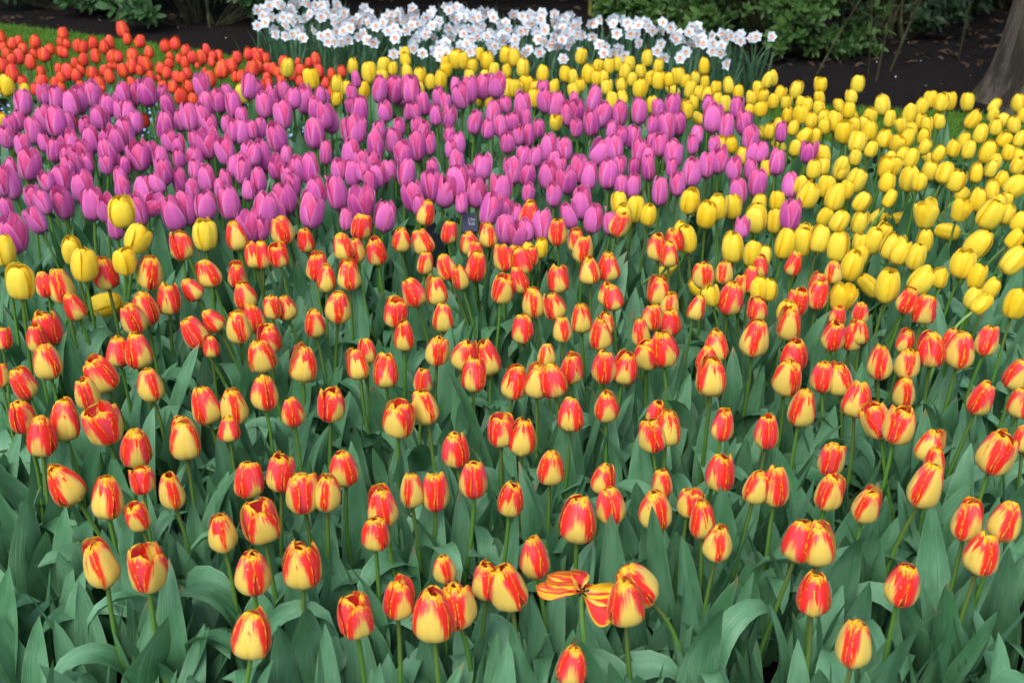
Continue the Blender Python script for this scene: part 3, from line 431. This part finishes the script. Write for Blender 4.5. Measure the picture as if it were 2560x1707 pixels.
H0 = {'striped': (.43, .018), 'pink': (.52, .02), 'yellow': (.48, .02), 'orange': (.40, .015)}
LOOK = {'striped': 'red-and-yellow tulip', 'pink': 'purplish pink tulip', 'yellow': 'plain yellow tulip', 'orange': 'small orange-red tulip'}
WHERE = {'striped': 'row of flamed tulips', 'pink': 'row of the pink bed', 'yellow': 'row of yellow tulips', 'orange': 'row of the orange bed'}
GROUP = {'striped': 'red and yellow flamed tulips of the front bed', 'pink': 'pink tulips of the middle bed', 'yellow': 'yellow tulips round the pink bed', 'orange': 'orange-red tulips by the lawn'}
ROOTS = []
def make_tulip(kind, px, py, h, tilt, op, label):
    z0, dz = H0[kind]; zc = z0 + random.gauss(0, dz) * .5
    if kind == 'pink': zc += .012 - .072 * min(1, max(0, (py - 250) / 230))
    if kind == 'striped': zc += .045 * min(1, max(0, (780 - py) / 200))
    if kind == 'yellow': zc -= .03 * min(1, max(0, (py - 430) / 120))
    if kind == 'yellow' and px < 600 and 480 < py < 900 and abs(tilt) < 40: zc += .06
    if kind == 'yellow' and abs(tilt) > 40: zc -= .10 if py < 1300 else .26
    if kind == 'yellow' and px > 1950 and py > 330 and abs(tilt) < 30: tilt += random.uniform(2, 16)
    P, dep = at(px, py, zc); hr = h * dep / F
    lo, hi = {'striped': (.055, .088), 'pink': (.065, .105), 'yellow': (.060, .092), 'orange': (.052, .085)}[kind]
    hr *= {'striped': 1.06, 'pink': 1.05, 'yellow': 1.02, 'orange': 1.10}[kind]
    hid = max(0, lo * (.92 if h * 1.0 < 30 else 1) - hr) if h > 20 or kind != 'orange' else 0
    hr = min(max(hr, lo if hid else hr), hi); P = P - UP * hid * .5
    hr *= {'striped': 1.0, 'pink': 1.0, 'yellow': .98, 'orange': 1.0}[kind]
    tl = R(tilt + random.gauss(0, 6 if kind == 'yellow' else 3.5)); fw = R(random.gauss(-2, 5))     # tip towards the right, tip away from the viewer
    if abs(tilt) > 40: fw += R(random.uniform(10, 25))
    q = Quaternion((0, 1, 0), tl) @ Quaternion((1, 0, 0), -fw)
    ax = q @ Vector((0, 0, 1)); B = P - ax * hr * .5
    bent = abs(tilt) > 27
    lean = Vector((ax.x * -.28, ax.y * -.06, 0)) + Vector((random.gauss(0, .012), random.gauss(0, .012), 0))
    if bent: lean = Vector((-math.copysign(.09, tilt), random.uniform(.0, .05), 0))
    root = ob(kind_name[kind], None, loc=(B.x + lean.x, B.y + lean.y, 0)); root.empty_display_size = .02
    tag(root, label, cat_name[kind], GROUP[kind])
    b = B - Vector(root.location)
    if bent:
        a3 = b - ax * .11
        t = tube(bez((0, 0, 0), (0, 0, b.z * .55), (a3.x, a3.y, a3.z + .03), b, 14), np.linspace(.0052, .0036, 14), 8)
        ob('stem', mesh('bent_stem', t, M['stem_pale' if random.random() < .5 else 'stem']), root)
    else:
        L = b.length; th = hr / .065 * .42
        ob('stem', random.choice(STEM), root, quat=q_align(b) @ Quaternion((0, 0, 1), random.uniform(0, 6.28)), scale=(.40 * (th / .42) ** .5, .40 * (th / .42) ** .5, L))
    nb = len(SOLID[kind]) - 2
    k = nb + random.randrange(2) if op else random.randrange(nb)
    if not op and random.random() < {'pink': .05, 'yellow': .05, 'striped': .02, 'orange': 0}[kind]: k = nb
    fq = q @ Quaternion((0, 0, 1), random.uniform(0, 6.28)); wob = random.uniform(.86, 1.07)
    tint = (random.random(), random.random(), random.random(), 1)
    near = kind == 'striped' or (kind in ('pink', 'yellow') and h > 56)
    if near:
        for me in BLOOM[kind][k]: ob('petal', me, root, loc=b, quat=fq, scale=(hr * wob, hr * wob, hr)).color = tint
    else:
        ob('flower', SOLID[kind][k], root, loc=b, quat=fq, scale=(hr * wob, hr * wob, hr)).color = tint
    if op: ob('stamens', ST_ME, root, loc=b, quat=fq, scale=hr)
    a0 = random.uniform(0, 6.28); nl = 3 if kind == 'striped' else 2
    ls = {'striped': 1.02, 'pink': 1.12, 'yellow': 1.04, 'orange': .75}[kind]
    for i in range(nl):
        s = ls * random.uniform(.72, 1.06)
        ob('leaf', random.choice(LEAF), root, loc=(0, 0, .005 + .03 * i), quat=Quaternion((0, 0, 1), a0 + i * 6.28 / nl + random.uniform(-.5, .5)) @ Quaternion((0, 1, 0), random.uniform(-.1, .14)), scale=s)
    ROOTS.append((root.location.x, root.location.y, kind))
    return root
kind_name = {'striped': 'flamed_tulip', 'pink': 'pink_tulip', 'yellow': 'yellow_tulip', 'orange': 'orange_tulip'}
cat_name = {'striped': 'flamed tulip', 'pink': 'pink tulip', 'yellow': 'yellow tulip', 'orange': 'orange tulip'}
LIMIT = 300
for kind in ('orange', 'yellow', 'pink', 'striped'):
    L = []
    for x0, y0, s, txt in SURVEY[kind]:
        for e in txt.split(';'):
            a = e.split(); x, y, h = [float(q) for q in a[:3]]
            L.append((x0 + x / s, y0 + y / s, h / s, float(a[3]) if len(a) > 3 else 0., len(a) > 4))
    keep = []
    for e in sorted(L, key=lambda e: -e[2]):                      # the same bloom read twice from overlapping tiles
        if all(abs(e[0] - q[0]) > .13 * (e[2] + q[2]) or abs(e[1] - q[1]) > .13 * (e[2] + q[2]) for q in keep): keep.append(e)
    keep = keep[:LIMIT]
    print('BLOOMS', kind, len(L), len(keep))
    keep.sort(key=lambda e: -e[1]); n = len(keep); per = 17 if kind != 'orange' else 14
    rows = [keep[i:i + per] for i in range(0, n, per)]
    if len(rows) > 1 and len(rows[-1]) < 5: rows[-2] += rows.pop()
    for ri, row in enumerate(rows):
        row.sort(key=lambda e: -e[0])
        for ci, (x, y, h, t, op) in enumerate(row):
            st = 'wide open ' if op else ('drooping ' if abs(t) > 45 else ('leaning ' if abs(t) > 17 else ''))
            rn = 'front' if ri == 0 else ordinal(ri + 1)
            lab = '%s%s, %s from the trunk side in its %s row' % (st, LOOK[kind], ordinal(ci + 1), rn)
            make_tulip(kind, x, y, h, t, op, lab)

# ---------------- the overblown tulip lying open near the front
def blown():
    P, dep = at(1455, 1478, .43); s = dep / F
    root = ob('flamed_tulip', None, loc=(P.x + .03, P.y + .02, 0))
    tag(root, 'overblown flamed tulip with petals splayed flat round a black heart', 'flamed tulip', GROUP['striped'])
    b = P - Vector(root.location)
    ob('stem', mesh('bent_stem', tube(bez((0, 0, 0), (0, 0, .2), (b.x - .0, b.y + .03, b.z - .12), b, 12), np.linspace(.0052, .004, 12), 8), M['stem_pale']), root)
    spec = [(138, 108, 70, 's_blown', .8), (161, 124, 50, 's_blown', 1.1), (104, 74, 44, 's_in', .8), (14, 98, 40, 'y_in', .8), (-26, 94, 72, 's_red', .6), (-4, 80, 40, 's_in', .5)]
    X = Vector((1, 0, 0))
    for a, Lp, Wp, mt, cup in spec:
        a = R(a); L = Lp * s; W = Wp * s; nu, nv = 9, 14; P_ = np.zeros((nv, nu, 3))
        d = X * math.cos(a) + UP * math.sin(a); nrm = -FW; sd = d.cross(nrm)
        for j in range(nv):
            v = j / (nv - 1); wv = W / 2 * max(.03, (.35 + .65 * math.sin(min(1, v / .6) * math.pi / 2)) * max(0, 1 - max(0, (v - .55) / .45) ** 2.6) ** .55)
            for i in range(nu):
                u = -1 + 2 * i / (nu - 1)
                p = d * (L * v * .98) + sd * (u * wv) + nrm * (cup * W * (u * u * .45 - .2) + L * (.38 * math.sin(v * 2.5) * v - .05) + .06 * W * math.sin(6 * v + 3 * u))
                p = p - Vector((0, 0, 1)) * (L * .20 * v * v) + sd * (W * .16 * math.sin(4 * v + a * 3)) + nrm * (W * .16 * u * math.sin(5 * v + a * 2))
                P_[j, i] = p
        ob('petal', mesh('splayed_petal', grid(P_), M[mt]), root, loc=b)
    ob('stamens', ST_ME, root, loc=b, quat=q_align(-FW + UP * .3), scale=.075)
    for i in range(3): ob('leaf', LEAF[i * 3], root, loc=(0, 0, .01), quat=Quaternion((0, 0, 1), i * 2.1))
g = G('blown_petal'); u0, v, u, rnd, rz, st, fine, low = petal_common(g)
wv = g.n('Math', {0: g.m_('ADD', g.m_('MULTIPLY', u0, 26.0), g.m_('MULTIPLY', low, 9.0))}, operation='SINE').outputs[0]
M['s_blown'] = g.bsdf(g.mix(g.step(g.m_('ADD', wv, g.m_('MULTIPLY_ADD', v, .8, -.5)), -.3, .3), (.86, .10, .07), (.92, .55, .05)), .42, .3, .25)
g = G('blown_red_petal'); u0, v, u, rnd, rz, st, fine, low = petal_common(g)
M['s_red'] = g.bsdf(g.mix(g.step(g.m_('ADD', g.m_('MAXIMUM', u, v), g.m_('MULTIPLY_ADD', st, .25, -.12)), .84, .93), g.mix(st, (.88, .03, .02), (.88, .09, .10)), (.92, .55, .03)), .42, .3, .25)
blown()

# ---------------- extra foliage that nobody could count
RT = np.array([(a, b) for a, b, k in ROOTS]); RK = [k for a, b, k in ROOTS]
def foliage(name, pts, tpls, smin, smax, mat, zj=.02):
    parts = []
    for x, y, sc in pts:
        t = tpls[random.randrange(len(tpls))]
        q = Quaternion((0, 0, 1), random.uniform(0, 6.28)) @ Quaternion((0, 1, 0), random.uniform(-.08, .20))
        parts.append(place(t, (x, y, random.uniform(0, zj)), q, sc * random.uniform(smin, smax)))
    return tag(ob(name, mesh(name, join(parts), mat)), kind='stuff')
pts = []
for x, y, k in ROOTS:
    for i in range({'striped': 4, 'pink': 3, 'yellow': 3, 'orange': 2}[k]):
        pts.append((x + random.gauss(0, .05), y + random.gauss(0, .05) + .02, {'striped': .92, 'pink': 1.05, 'yellow': .95, 'orange': .7}[k]))
near_pts = []
for i in range(2600):
    y = random.uniform(1.15, 4.3); x = random.uniform(-1.0, 1.0) * (.35 + y * .52)
    if len(RT) and np.min(np.hypot(RT[:, 0] - x, RT[:, 1] - y)) < .045: continue
    gx, gy = x / y, y
    if (x < -.62 and y < 1.72 and random.random() < .9): continue
    near_pts.append((x, y, .92))
foliage('tulip_leaves', pts + near_pts, LOWT, .72, 1.08, M['leaf'])
# side margins of the beds just outside the picture
mp = []
for i in range(500):
    y = random.uniform(2.4, 6.2); sgn = random.choice((-1, 1)); x = sgn * random.uniform(.43 * y, .43 * y + 1.0)
    mp.append((x, y, .95))
foliage('tulip_leaves', mp, LOWT, .72, 1.08, M['leaf'])

# forget-me-nots under the orange and pink tulips
def forget(n):
    parts = []; c = np.array([(math.cos(k * 1.2566) * 1.0, math.sin(k * 1.2566) * 1.0) for k in range(5)])
    for i in range(n):
        px = random.uniform(-30, 1000); py = random.uniform(150, 420) if px < 700 else random.uniform(250, 420)
        P, _ = at(px, py + 60, random.uniform(.14, .24)); r = random.uniform(.003, .006)
        V = np.array([(P.x - r, P.y, P.z - r), (P.x + r, P.y, P.z - r), (P.x + r, P.y + r * .5, P.z + r), (P.x - r, P.y + r * .5, P.z + r)])
        parts.append((V, np.array([[0, 1, 2, 3]]), np.array([[0, 0], [1, 0], [1, 1], [0, 1.]])))
    tag(ob('forget_me_nots', mesh('forget_me_nots', join(parts), M['blue'])), kind='stuff')
forget(900)

# ---------------- daffodils
top = [(600, 62), (645, 22), (690, 6), (800, 6), (900, 18), (1000, 26), (1080, 12), (1200, 26), (1280, 36), (1380, 32), (1450, 34), (1560, 48), (1660, 58), (1740, 66), (1840, 84), (1905, 92)]
bot = [(600, 66), (645, 70), (700, 90), (790, 104), (850, 106), (900, 92), (960, 122), (1000, 152), (1070, 152), (1200, 140), (1280, 146), (1330, 152), (1420, 125), (1500, 140), (1570, 142), (1660, 146), (1720, 146), (1770, 140), (1830, 130), (1905, 96)]
def perianth(seed):
    r_ = random.Random(seed); q = []
    for i in range(6):
        a = i * math.pi / 3 + r_.uniform(-.08, .08); nu, nv = 5, 6; P_ = np.zeros((nv, nu, 3)); cup = r_.uniform(-.12, .18)
        for j in range(nv):
            v = j / (nv - 1); wv = .25 * math.sin(min(1, v * .86 + .14) ** .80 * math.pi) ** .8 if v < 1 else .01
            for k in range(nu):
                u = -1 + k / 2; x = .08 + v * .46; y = u * wv; z = cup * v * v + .05 * u * u + (.015 if i % 2 else 0)
                P_[j, k] = (x * math.cos(a) - y * math.sin(a), x * math.sin(a) + y * math.cos(a), z)
        q.append(grid(P_))
    return join(q)
def cup():
    n = 12; P_ = np.zeros((5, n + 1, 3))
    for j, (r_, z) in enumerate([(.02, .05), (.10, .06), (.13, .09), (.15, .13), (.17, .14)]):
        for k in range(n + 1):
            a = 2 * math.pi * k / n; rr = r_ * (1 + (.08 * math.sin(6 * a) if j == 4 else 0)); P_[j, k] = (rr * math.cos(a), rr * math.sin(a), z)
    return grid(P_)
PER = [mesh('petals', perianth(k), M['white']) for k in range(5)]; CUP = mesh('cup', cup(), M['cup'])
DST = mesh('daffodil_stem', tube([(0, 0, 0), (.01, 0, .5), (0, 0, 1)], [.010, .009, .008], 5), M['dleaf'])
cand = []
tx, ty = zip(*top); bx_, by_ = zip(*bot)
for i in range(30000):
    x = random.uniform(622, 1893); lo = np.interp(x, tx, ty); hi = np.interp(x, bx_, by_)
    y = random.uniform(lo, hi)
    d = 9.9 + 5.0 * ((y - lo) / max(hi - lo, 1)) ** 2 + (6 if x > 1500 else 0) * ((y - lo) / max(hi - lo, 1))
    if all((x - a) ** 2 + ((y - b) * 1.15) ** 2 > d * d for a, b in cand): cand.append((x, y))
extra = [(1928, 92), (1968, 78 + 62), (1815, 160), (1383, 176), (1408, 147), (1670, 158), (1130, 186), (775, 100), (812, 105), (890, 158 - 55), (1880, 95), (1075, 150)]
cand += extra
print('DAFFODILS', len(cand)); random.shuffle(cand); cand = cand[:300]
cand.sort(key=lambda e: -e[1]); rows = [cand[i:i + 22] for i in range(0, len(cand), 22)]
DR = []
for ri, row in enumerate(rows):
    row.sort(key=lambda e: -e[0])
    for ci, (x, y) in enumerate(row):
        z = random.gauss(.40, .012); P, dep = at(x, y, z)
        lean = Vector((random.gauss(0, .02) + (-.05 if x < 690 else 0), random.gauss(0, .02), 0))
        if x > 1900: lean = Vector((-.22, .1, 0))
        if x < 690: lean = Vector((.10, 0, 0))
        root = ob('daffodil', None, loc=(P.x + lean.x, P.y + lean.y + .02, 0))
        tag(root, 'white daffodil with peach cup, %s from the trunk side in the %s row' % (ordinal(ci + 1), 'front' if ri == 0 else ordinal(ri + 1)), 'daffodil', 'white daffodils in the far bed')
        b = P - Vector(root.location); b.y += .006
        ob('stem', DST, root, quat=q_align(b), scale=(.40, .40, b.length))
        face = Vector((random.gauss(.1, .6), -1, random.gauss(.05, .35))).normalized()
        fq = q_align(face) @ Quaternion((0, 0, 1), random.uniform(0, 6)); s = random.uniform(.053, .064) * (dep / 6.6) ** .3
        c = P - Vector(root.location)
        ob('petals', random.choice(PER), root, loc=c, quat=fq, scale=s); ob('cup', CUP, root, loc=c, quat=fq, scale=s)
        DR.append((root.location.x, root.location.y))
NT = [leaf_tpl(random.uniform(.34, .44), random.uniform(.010, .015), random.uniform(.02, .35), .5, random.uniform(-1, 1), .05, nu=3, nv=7, droop=random.choice((0, 0, 0, .5)), narrow=True) for k in range(10)]
dp = []
for x, y in DR:
    for i in range(9): dp.append((x + random.gauss(0, .05), y + random.gauss(0, .05), 1.0))
foliage('daffodil_leaves', dp, NT, .75, 1.05, M['dleaf'])

# ---------------- plant labels among the pink tulips
def placard(px, py, w_, h_, z, rot, mat, words_, label):
    P, dep = at(px, py, z)
    root = ob('plant_label', None, loc=(P.x, P.y, 0)); tag(root, label, 'plant label')
    B = [(-w_/2, -.0015, -h_/2), (w_/2, -.0015, -h_/2), (w_/2, .0015, -h_/2), (-w_/2, .0015, -h_/2), (-w_/2, -.0015, h_/2), (w_/2, -.0015, h_/2), (w_/2, .0015, h_/2), (-w_/2, .0015, h_/2)]
    fc = [(0, 1, 5, 4), (1, 2, 6, 5), (2, 3, 7, 6), (3, 0, 4, 7), (4, 5, 6, 7), (3, 2, 1, 0)]
    me = bpy.data.meshes.new('plate'); me.from_pydata(B, [], fc); me.materials.append(mat)
    pl = ob('plate', me, root, loc=(0, 0, z)); pl.rotation_mode = 'XYZ'; pl.rotation_euler = (R(-22), 0, R(rot))
    st = ob('stake', mesh('stake', tube([(0, .004, 0), (0, .004, z * .5), (0, .004, z)], [.003, .003, .003], 6), M['black']), root)
    for i, wd in enumerate(words_):
        c = bpy.data.curves.new('lettering', 'FONT'); c.body = wd; c.size = .0135; c.extrude = .0003; c.materials.append(M['ink'])
        tc = bpy.data.objects.new('text', c); S.collection.objects.link(tc); bpy.context.view_layer.update()
        tm = bpy.data.meshes.new_from_object(tc.evaluated_get(bpy.context.evaluated_depsgraph_get())); bpy.data.objects.remove(tc)
        t = ob('lettering', tm, pl)
        t.location = (w_ * -.05 if wd else 0, -.0022, h_ * .08 - i * .0135); t.rotation_euler = (R(90), 0, 0)
placard(1172, 556, .050, .058, .36, 6, M['sign'], ('Cha', 'Tuli'), 'navy plant label with small white lettering under the pink tulips')
placard(1085, 598, .06, .09, .34, 58, M['signdark'], (), 'black plant label turned edgeways behind flamed tulips')

# ---------------- shrubs, twigs, tree
def ellip(L, Wd, rnd):
    nv, nu = 6, 5; P_ = np.zeros((nv, nu, 3)); bend = rnd.uniform(.1, .7); f = rnd.uniform(.1, .4)
    for j in range(nv):
        v = j / (nv - 1); a = -bend * v; wv = Wd / 2 * (math.sin(math.pi * (v * .97 + .02)) ** .62)
        for i in range(nu):
            u = -1 + i / 2; P_[j, i] = (L * v * math.cos(a * .5), u * wv, L * v * math.sin(a * .5) + f * wv * u * u)
    return grid(P_)
LAU = [ellip(random.uniform(.055, .085), random.uniform(.026, .038), random) for k in range(8)]
def sprig(n, span):
    """a leafy twig end: leaves alternate along it and crowd at the tip"""
    q = []
    for i in range(n):
        a = i * 2.4 + random.uniform(-.4, .4); t = (i / n) ** .7; el = -.15 - 1.0 * t + random.uniform(-.3, .3)
        qq = Quaternion((0, 0, 1), a) @ Quaternion((0, 1, 0), el)
        q.append(place(random.choice(LAU), (0, 0, span * t), qq, random.uniform(.75, 1.15)))
    return join(q)
WH = [sprig(random.randint(7, 11), random.uniform(.07, .16)) for k in range(9)]
def shrub(name, cat, label, cx, cy, rx, ry, h, n, zlow, mat, leaf=1.0, group=None, stems=5, smat='twig', front=.45):
    root = ob(name, None, loc=(cx, cy, 0)); tag(root, label, cat, group)
    parts = []; seg = []
    ncl = max(8, n // 14); clumps = []
    for k in range(ncl):
        a = random.uniform(0, 6.28); r_ = random.uniform(.45, 1) ** .6
        clumps.append((math.cos(a) * r_, -abs(math.sin(a)) * r_ if random.random() < front else math.sin(a) * r_, random.uniform(0, 1) ** 1.5))
    for i in range(n):
        c = random.choice(clumps)
        x = c[0] + random.gauss(0, .09); y = c[1] + random.gauss(0, .09); z = zlow + (h - zlow) * min(1, max(0, c[2] + random.gauss(0, .035)))
        z = max(z, .03)
        p = (x * rx, y * ry, z)
        out = Vector((x * .9 + random.gauss(0, .3), y * .9 - .25 + random.gauss(0, .3), .7 + random.gauss(0, .35))).normalized()
        q = q_align(out) @ Quaternion((0, 0, 1), random.uniform(0, 6.28))
        parts.append(place(random.choice(WH), p, q, leaf * random.uniform(.75, 1.15)))
        if i % 3 == 0: seg.append(p)
    ob('foliage', mesh(name + '_foliage', join(parts), mat), root)
    tw = []
    for k in range(stems):
        a = random.uniform(0, 6.28); e = (math.cos(a) * rx * random.uniform(.3, .9), math.sin(a) * ry * random.uniform(.3, .9), h * random.uniform(.7, .95))
        tw.append(tube(bez((random.gauss(0, .08), random.gauss(0, .08), 0), (e[0] * .1, e[1] * .1, h * .4), (e[0] * .6, e[1] * .6, h * .5), e, 9), np.linspace(.013, .004, 9), 6))
    for p in seg:
        tw.append(tube(bez((p[0] * .35, p[1] * .35, max(0, p[2] - .35)), (p[0] * .5, p[1] * .5, max(.02, p[2] - .15)), (p[0] * .9, p[1] * .9, p[2] - .04), p, 5), np.linspace(.005, .0018, 5), 5))
    ob('branch', mesh(name + '_branch', join(tw), M[smat]), root)
    return root
SH = 'shrubs along the earth path'
def shr(px, py, *a, **k):
    P, _ = at(px, py); return P
P = shr(165, 50); shrub('evergreen_shrub', 'shrub', 'leafy evergreen shrub behind the lawn, farthest from the tree trunk', P.x, P.y + .42, .50, .45, 1.3, 330, .10, M['laurel'], 1.25, SH)
P = shr(470, 90); shrub('evergreen_shrub', 'shrub', 'drooping evergreen shrub over dark soil behind the orange tulips', P.x, P.y + .42, .50, .45, 1.4, 380, .10, M['laurel'], 1.25, SH)
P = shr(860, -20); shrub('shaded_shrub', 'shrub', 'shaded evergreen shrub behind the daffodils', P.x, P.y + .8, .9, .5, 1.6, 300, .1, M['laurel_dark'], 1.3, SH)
P = shr(1330, 0); shrub('evergreen_shrub', 'shrub', 'thin evergreen shrub behind the middle of the daffodils', P.x, P.y + .4, .8, .40, 1.3, 260, .08, M['laurel'], 1.15, SH)
P = shr(1690, 85); shrub('broadleaf_shrub', 'shrub', 'broad-leaved shrub hanging over the end of the daffodil bed', P.x, P.y + .35, .50, .40, 1.2, 430, .04, M['laurel_fresh'], .9, SH)
P = shr(1960, 165); shrub('broadleaf_shrub', 'shrub', 'broad-leaved bright green shrub with leaves down to the soil', P.x + .05, P.y + .42, .62, .42, 1.2, 560, .0, M['laurel_fresh'], .88, SH, stems=9)
for i, (px, py) in enumerate([(2260, 75), (2400, 60), (2620, 60)]):
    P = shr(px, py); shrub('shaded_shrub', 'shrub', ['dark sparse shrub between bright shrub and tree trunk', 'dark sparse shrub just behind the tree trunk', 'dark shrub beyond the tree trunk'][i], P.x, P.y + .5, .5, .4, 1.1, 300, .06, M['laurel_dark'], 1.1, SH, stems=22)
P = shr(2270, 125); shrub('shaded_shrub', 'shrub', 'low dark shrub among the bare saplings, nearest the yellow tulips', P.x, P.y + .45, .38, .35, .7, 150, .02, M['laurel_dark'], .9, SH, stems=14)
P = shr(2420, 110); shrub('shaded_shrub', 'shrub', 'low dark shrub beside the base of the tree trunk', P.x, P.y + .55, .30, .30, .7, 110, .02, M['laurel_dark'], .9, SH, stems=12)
# unseen leaf masses, too dense to count, added to block light behind and overhead
def thicket(name, n, box, mat, sc):
    parts = []
    for i in range(int(n)):
        p = (random.uniform(box[0], box[1]), random.uniform(box[2], box[3]), random.uniform(box[4], box[5]))
        q = q_align(Vector((random.gauss(0, .5), random.gauss(-.3, .5), .8))) @ Quaternion((0, 0, 1), random.uniform(0, 6))
        parts.append(place(random.choice(WH), p, q, sc * random.uniform(.7, 1.3)))
    tag(ob(name, mesh(name, join(parts), mat)), kind='stuff')
thicket('light_block_leaves', 3200, (-7, 7, 10.2, 12.5, .0, 3.6), M['laurel_dark'], 2.6)
thicket('added_shade_canopy', 2300, (-7, 7, 7.6, 13, 1.9, 3.6), M['laurel_dark'], 3.0)
# bare saplings
def sapling(px, py, pts2, r0, label, mat='twig'):
    P, d = at(px, py); root = ob('sapling', None, loc=(P.x, P.y, 0)); tag(root, label, 'sapling', 'bare saplings in the shade')
    main = pts2; q = tube(np.array(main), np.linspace(r0, r0 * .35, len(main)), 7); ob('trunk', mesh('sapling_trunk', q, M[mat]), root)
    tw = []
    m = np.array(main, float)
    for k in range(16):
        i = random.randint(1, len(m) - 3); a = m[i]; e = a + np.array([random.gauss(0, .25), random.gauss(0, .15), random.uniform(.2, .6)])
        tw.append(tube(bez(a, a + (e - a) * .3 + [0, 0, .05], a + (e - a) * .7, e, 6), np.linspace(r0 * .35, .0015, 6), 5))
    ob('twig', mesh('sapling_twig', join(tw), M[mat]), root)
def arc(dx, dy, h, n=9, b=.1): return [(dx * (t ** 1.2) + b * math.sin(t * 3.1), dy * t, h * t) for t in np.linspace(0, 1, n)]
sapling(2225, 180, arc(.55, .1, 2.2), .009, 'slender olive sapling leaning towards the tree trunk')
sapling(2190, 205, arc(.12, .1, 2.3, b=.05), .008, 'upright grey sapling beside the olive one')
sapling(2040, 190, arc(.75, .1, 1.7), .006, 'thin arching sapling at the foot of the bright shrub')
sapling(2170, 190, arc(-.55, .0, 1.8), .005, 'thin sapling leaning away from the tree trunk')
sapling(2400, 130, arc(-.2, .1, 2.4), .008, 'dark sapling close to the tree trunk')
sapling(1800, 110, arc(-.1, .1, 2.2), .009, 'grey sapling rising through the broad-leaved shrub')
sapling(1475, 40, arc(.01, .05, 2.2, b=.01), .016, 'yellowish green sapling behind the daffodils', 'twig_green')
# the big tree
def big_tree():
    P, d = at(2622, 262); root = ob('tree', None, loc=(P.x, P.y, 0)); tag(root, 'large tree with grey flared trunk beside the path', 'tree')
    nv, nu = 60, 65; P_ = np.zeros((nv, nu, 3))
    for j in range(nv):
        z = -.02 + 4.6 * (j / (nv - 1)) ** 1.5
        r0 = .250 + .07 * math.exp(-z / .16) + .05 * math.exp(-z / .6) - .02 * z
        for i in range(nu):
            a = 2 * math.pi * i / (nu - 1)
            ro = .05 * math.exp(-z / .35) * math.sin(5 * a + 1.0) + .02 * math.sin(3 * a + z * 1.2) + .010 * math.sin(11 * a + 2 * math.sin(z * 2)) + .006 * math.sin(23 * a + z)
            r = r0 * (1 + ro * 1.6); P_[j, i] = (r * math.cos(a) + .04 * max(z, 0) ** 1.1, r * math.sin(a) + .02 * z, z)
    ob('trunk', mesh('trunk', grid(P_), M['bark']), root)
    for k in range(5):
        a = k * 1.26 + .6; e = (1.9 * math.cos(a) + .4, 1.9 * math.sin(a) + 1.0, 5.4 + .3 * k)
        ob('limb', mesh('limb', tube(bez((.46, .08, 3.9 + .1 * k), (.6 + .3 * math.cos(a), .3 * math.sin(a), 4.6), (e[0] * .7, e[1] * .7, 4.9), e, 10), np.linspace(.12, .03, 10), 8), M['bark']), root)
    parts = []
    for i in range(1100):
        th = random.uniform(0, 6.28); rr = 2.6 * math.sqrt(random.random()); z = 5.6 + random.gauss(0, .6) - .1 * rr
        q = q_align(Vector((random.gauss(0, .5), random.gauss(0, .5), .8)))
        parts.append(place(random.choice(WH), (rr * math.cos(th) + .5, rr * math.sin(th) + 1.6, z), q, 2.6))
    ob('crown', mesh('crown', join(parts), M['laurel']), root)
big_tree()
# pale fallen petals and dead leaves on the earth
def litter(n):
    parts = []
    for i in range(n):
        px = random.choice((random.uniform(0, 620), random.uniform(1900, 2560))); py = random.uniform(10, 60 + px * .1) if px < 700 else random.uniform(60, 270)
        P, _ = at(px, py); r = random.uniform(.004, .009); a = random.uniform(0, 6.28); c, s = math.cos(a) * r, math.sin(a) * r
        V = np.array([(P.x - c, P.y - s, .014), (P.x + s * .6, P.y - c * .6, .018), (P.x + c, P.y + s, .022), (P.x - s * .6, P.y + c * .6, .016)])
        parts.append((V, np.array([[0, 1, 2, 3]]), np.array([[0, 0], [1, 0], [1, 1], [0, 1.]])))
    tag(ob('petal_litter', mesh('petal_litter', join(parts), M['pale'])), kind='stuff')
litter(45)
def dead_leaves(n):
    parts = []
    for i in range(n):
        px = random.uniform(1900, 2700) if random.random() < .6 else random.uniform(-100, 1900); py = random.uniform(-20, 170 if px > 1900 else 60)
        P, _ = at(px, py); q = Quaternion((0, 0, 1), random.uniform(0, 6.28)) @ Quaternion((1, 0, 0), random.uniform(-.5, .5))
        parts.append(place(random.choice(LAU), (P.x, P.y, .016), q, random.uniform(.6, 1.0)))
    tag(ob('leaf_litter', mesh('leaf_litter', join(parts), M['dead'])), kind='stuff')
dead_leaves(900)
